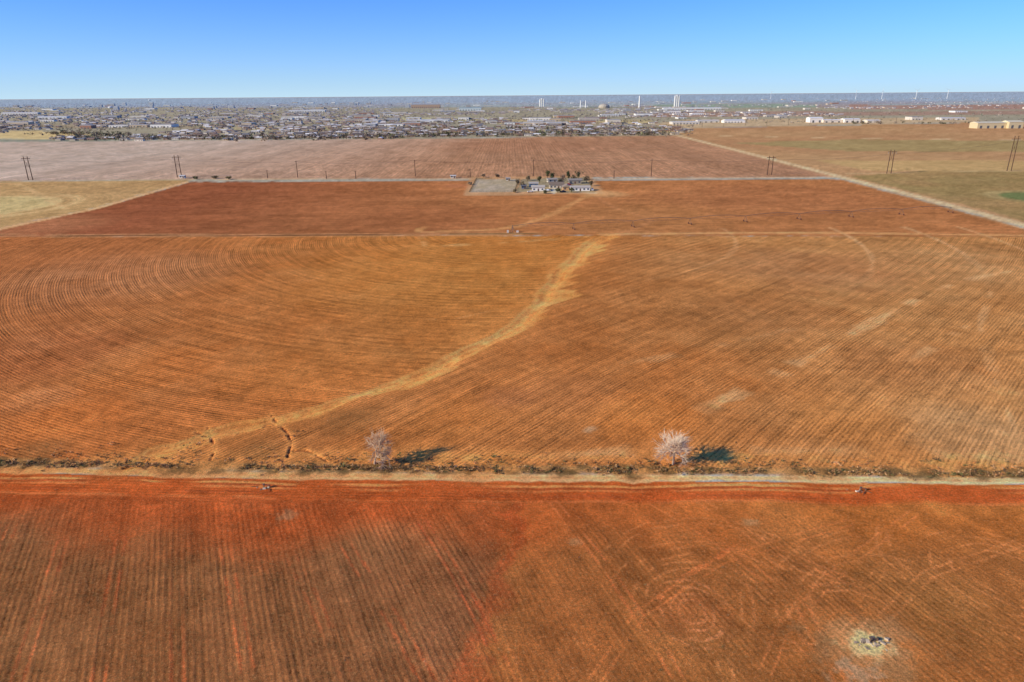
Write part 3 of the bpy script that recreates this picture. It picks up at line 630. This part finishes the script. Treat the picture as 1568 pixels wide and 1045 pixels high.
# ------------------------------------------------------------------ bare trees
def bare(name,u,v,h,spread,seed,nch=4,fine=5,c=(172,160,146),tw=.022,prune=.25):
    rnd=random.Random(seed); x,y=G(u,v); e=empty(name,x,y); T=Acc(); W=Acc(); cc=tuple(lin(c)); c2=tuple(lin((176,146,114)))
    def rv(): return Vector((rnd.gauss(0,1),rnd.gauss(0,1),rnd.gauss(0,1)))
    def grow(p,d,l,r,dep):
        acc=T if dep<3 else W; q=p; 
        for i in range(3):
            d=(d+rv()*.12).normalized(); q2=q+d*l/3; q2.z=max(q2.z,.3); acc.tube(q,q2,max(.022,r*(1-.13*i)),max(.022,r*(1-.13*(i+1))),c2 if dep<2 else cc,5 if dep<3 else 3); q=q2
        if dep>=5:
            for i in range(fine):
                dd=(d+rv()*.55).normalized(); W.tube(q-d*l*rnd.random(),q+dd*l*rnd.uniform(.5,1.1),tw,tw*.4,cc,3)
            return
        for i in range(nch if dep else 6):
            if dep>1 and rnd.random()<prune: continue
            dd=(d*.85+rv()*spread+Vector((0,0,.1))).normalized(); grow(q if dep==0 else p.lerp(q,rnd.uniform(.4,1)),dd,l*rnd.uniform(.6,1.0),r*.64,dep+1)
    grow(Vector((0,0,-.2)),Vector((.05,0,1)),h*.24,h*.034,0)
    T.build("trunk_and_limbs",M_BARK,e); W.build("twigs",M_BARK,e)
bare("bare_tree",574,711,9.4,.48,3,3,4,(206,172,130),.023,.10); bare("bare_tree",1030,712,10.2,.48,21,4,3,(222,194,156),.023,.26)
# ------------------------------------------------------------------ roadside brush (one object)
def along(P,n,spx,spy):
    Q=GL(P); ls=[math.dist(a,b) for a,b in zip(Q,Q[1:])]; tot=sum(ls); out=[]
    for i in range(n):
        k=random.random()*tot; j=0
        while j<len(ls)-1 and k>ls[j]: k-=ls[j]; j+=1
        f_=k/ls[j]; out.append((Q[j][0]*(1-f_)+Q[j+1][0]*f_+random.gauss(0,spx),Q[j][1]*(1-f_)+Q[j+1][1]*f_+random.gauss(0,spy)))
    return out
pts=along([(-300,704),(0,710),(300,715),(700,719),(1100,722),(1568,727),(1900,731)],3400,.3,.75)
pts+=along([(-100,700),(300,705),(700,708),(1100,712),(1568,718)],900,1,1.8)
for u,v,n_,sx,sy in ((1030,712,50,3,1.2),(576,712,30,3,1),(60,692,60,9,2),(300,685,25,2,3),(440,676,25,2,3),(425,700,30,4,3),(1200,714,30,4,2)):
    g0=G(u,v); pts+=[(g0[0]+random.gauss(0,sx),g0[1]+random.gauss(0,sy)) for _ in range(n_)]
pa=np.array(pts); keep=fbm(pa[:,0],pa[:,1],5,3,1)>.40; pa=pa[keep]; n=len(pa)
bc=np.array([lin(c) for c in [(132,112,64),(160,122,74),(112,106,58),(214,166,108),(180,126,78),(106,84,54)]])
big=(rng.random(n)<.05)
clumpmesh("roadside_brush",pa[:,0],pa[:,1],rng.uniform(.12,.45,n)*(1+1.3*big),rng.uniform(.14,.42,n)*(1+.6*big),bc[rng.integers(0,6,n)],14,.3)
n=1500; wy=rng.uniform(78,330,n); wx=rng.uniform(-.95,.95,n)*(wy+35); k=fbm(wx,wy,25,3,4)>.5; wx=wx[k];wy=wy[k];n=len(wx)
clumpmesh("field_weeds",wx,wy,rng.uniform(.1,.25,n),rng.uniform(.1,.25,n),bc[rng.integers(0,6,n)],10,.35)
# ------------------------------------------------------------------ rubble at the wells
def rubble(name,u,v,n_,sp):
    x,y=G(u,v); e=empty(name,x,y); a=Acc()
    for i in range(n_):
        s_=random.uniform(.1,.42); cx,cy=random.gauss(0,sp),random.gauss(0,sp*.6); ro=random.random()*3; k0=len(a.v)
        a.box(cx,cy,random.uniform(-.15,0),s_*2,s_*1.3,s_*.7,B(*random.choice([(190,168,140),(150,132,112),(210,190,160),(116,100,84)])),ro,.8)
        for j in range(k0,len(a.v)): p=a.v[j]; a.v[j]=(p[0]+random.gauss(0,.06),p[1]+random.gauss(0,.06),p[2]+random.gauss(0,.06))
    a.build("concrete_pieces",M_STONE,e); a=Acc(); pb=B(120,94,74)
    a.tube((0,.2,-.1),(0,.2,.9),.12,.12,pb,10,True); a.tube((0,.2,.7),(1.2,.3,.6),.1,.1,pb,8,True); a.tube((1.2,.3,.65),(1.2,.3,-.1),.1,.1,pb,8,True)
    a.tube((-.2,.2,.9),(.2,.2,.9),.18,.18,B(100,88,80),8,True); a.build("well_pipe",M_METAL,e)
    a=Acc()
    for i in range(4): x0=random.gauss(0,1.0);y0=random.gauss(0,.6); an=random.random()*6; a.tube((x0,y0,.1),(x0+math.cos(an)*1.4,y0+math.sin(an)*1.4,.2),.07,.05,B(110,86,62),5,True)
    a.build("broken_posts",M_WOOD,e)
rubble("abandoned_well",1333,985,40,1.3); rubble("irrigation_well",1318,753,6,.6); rubble("irrigation_well",404,748,6,.6)
bpy.context.view_layer.update()
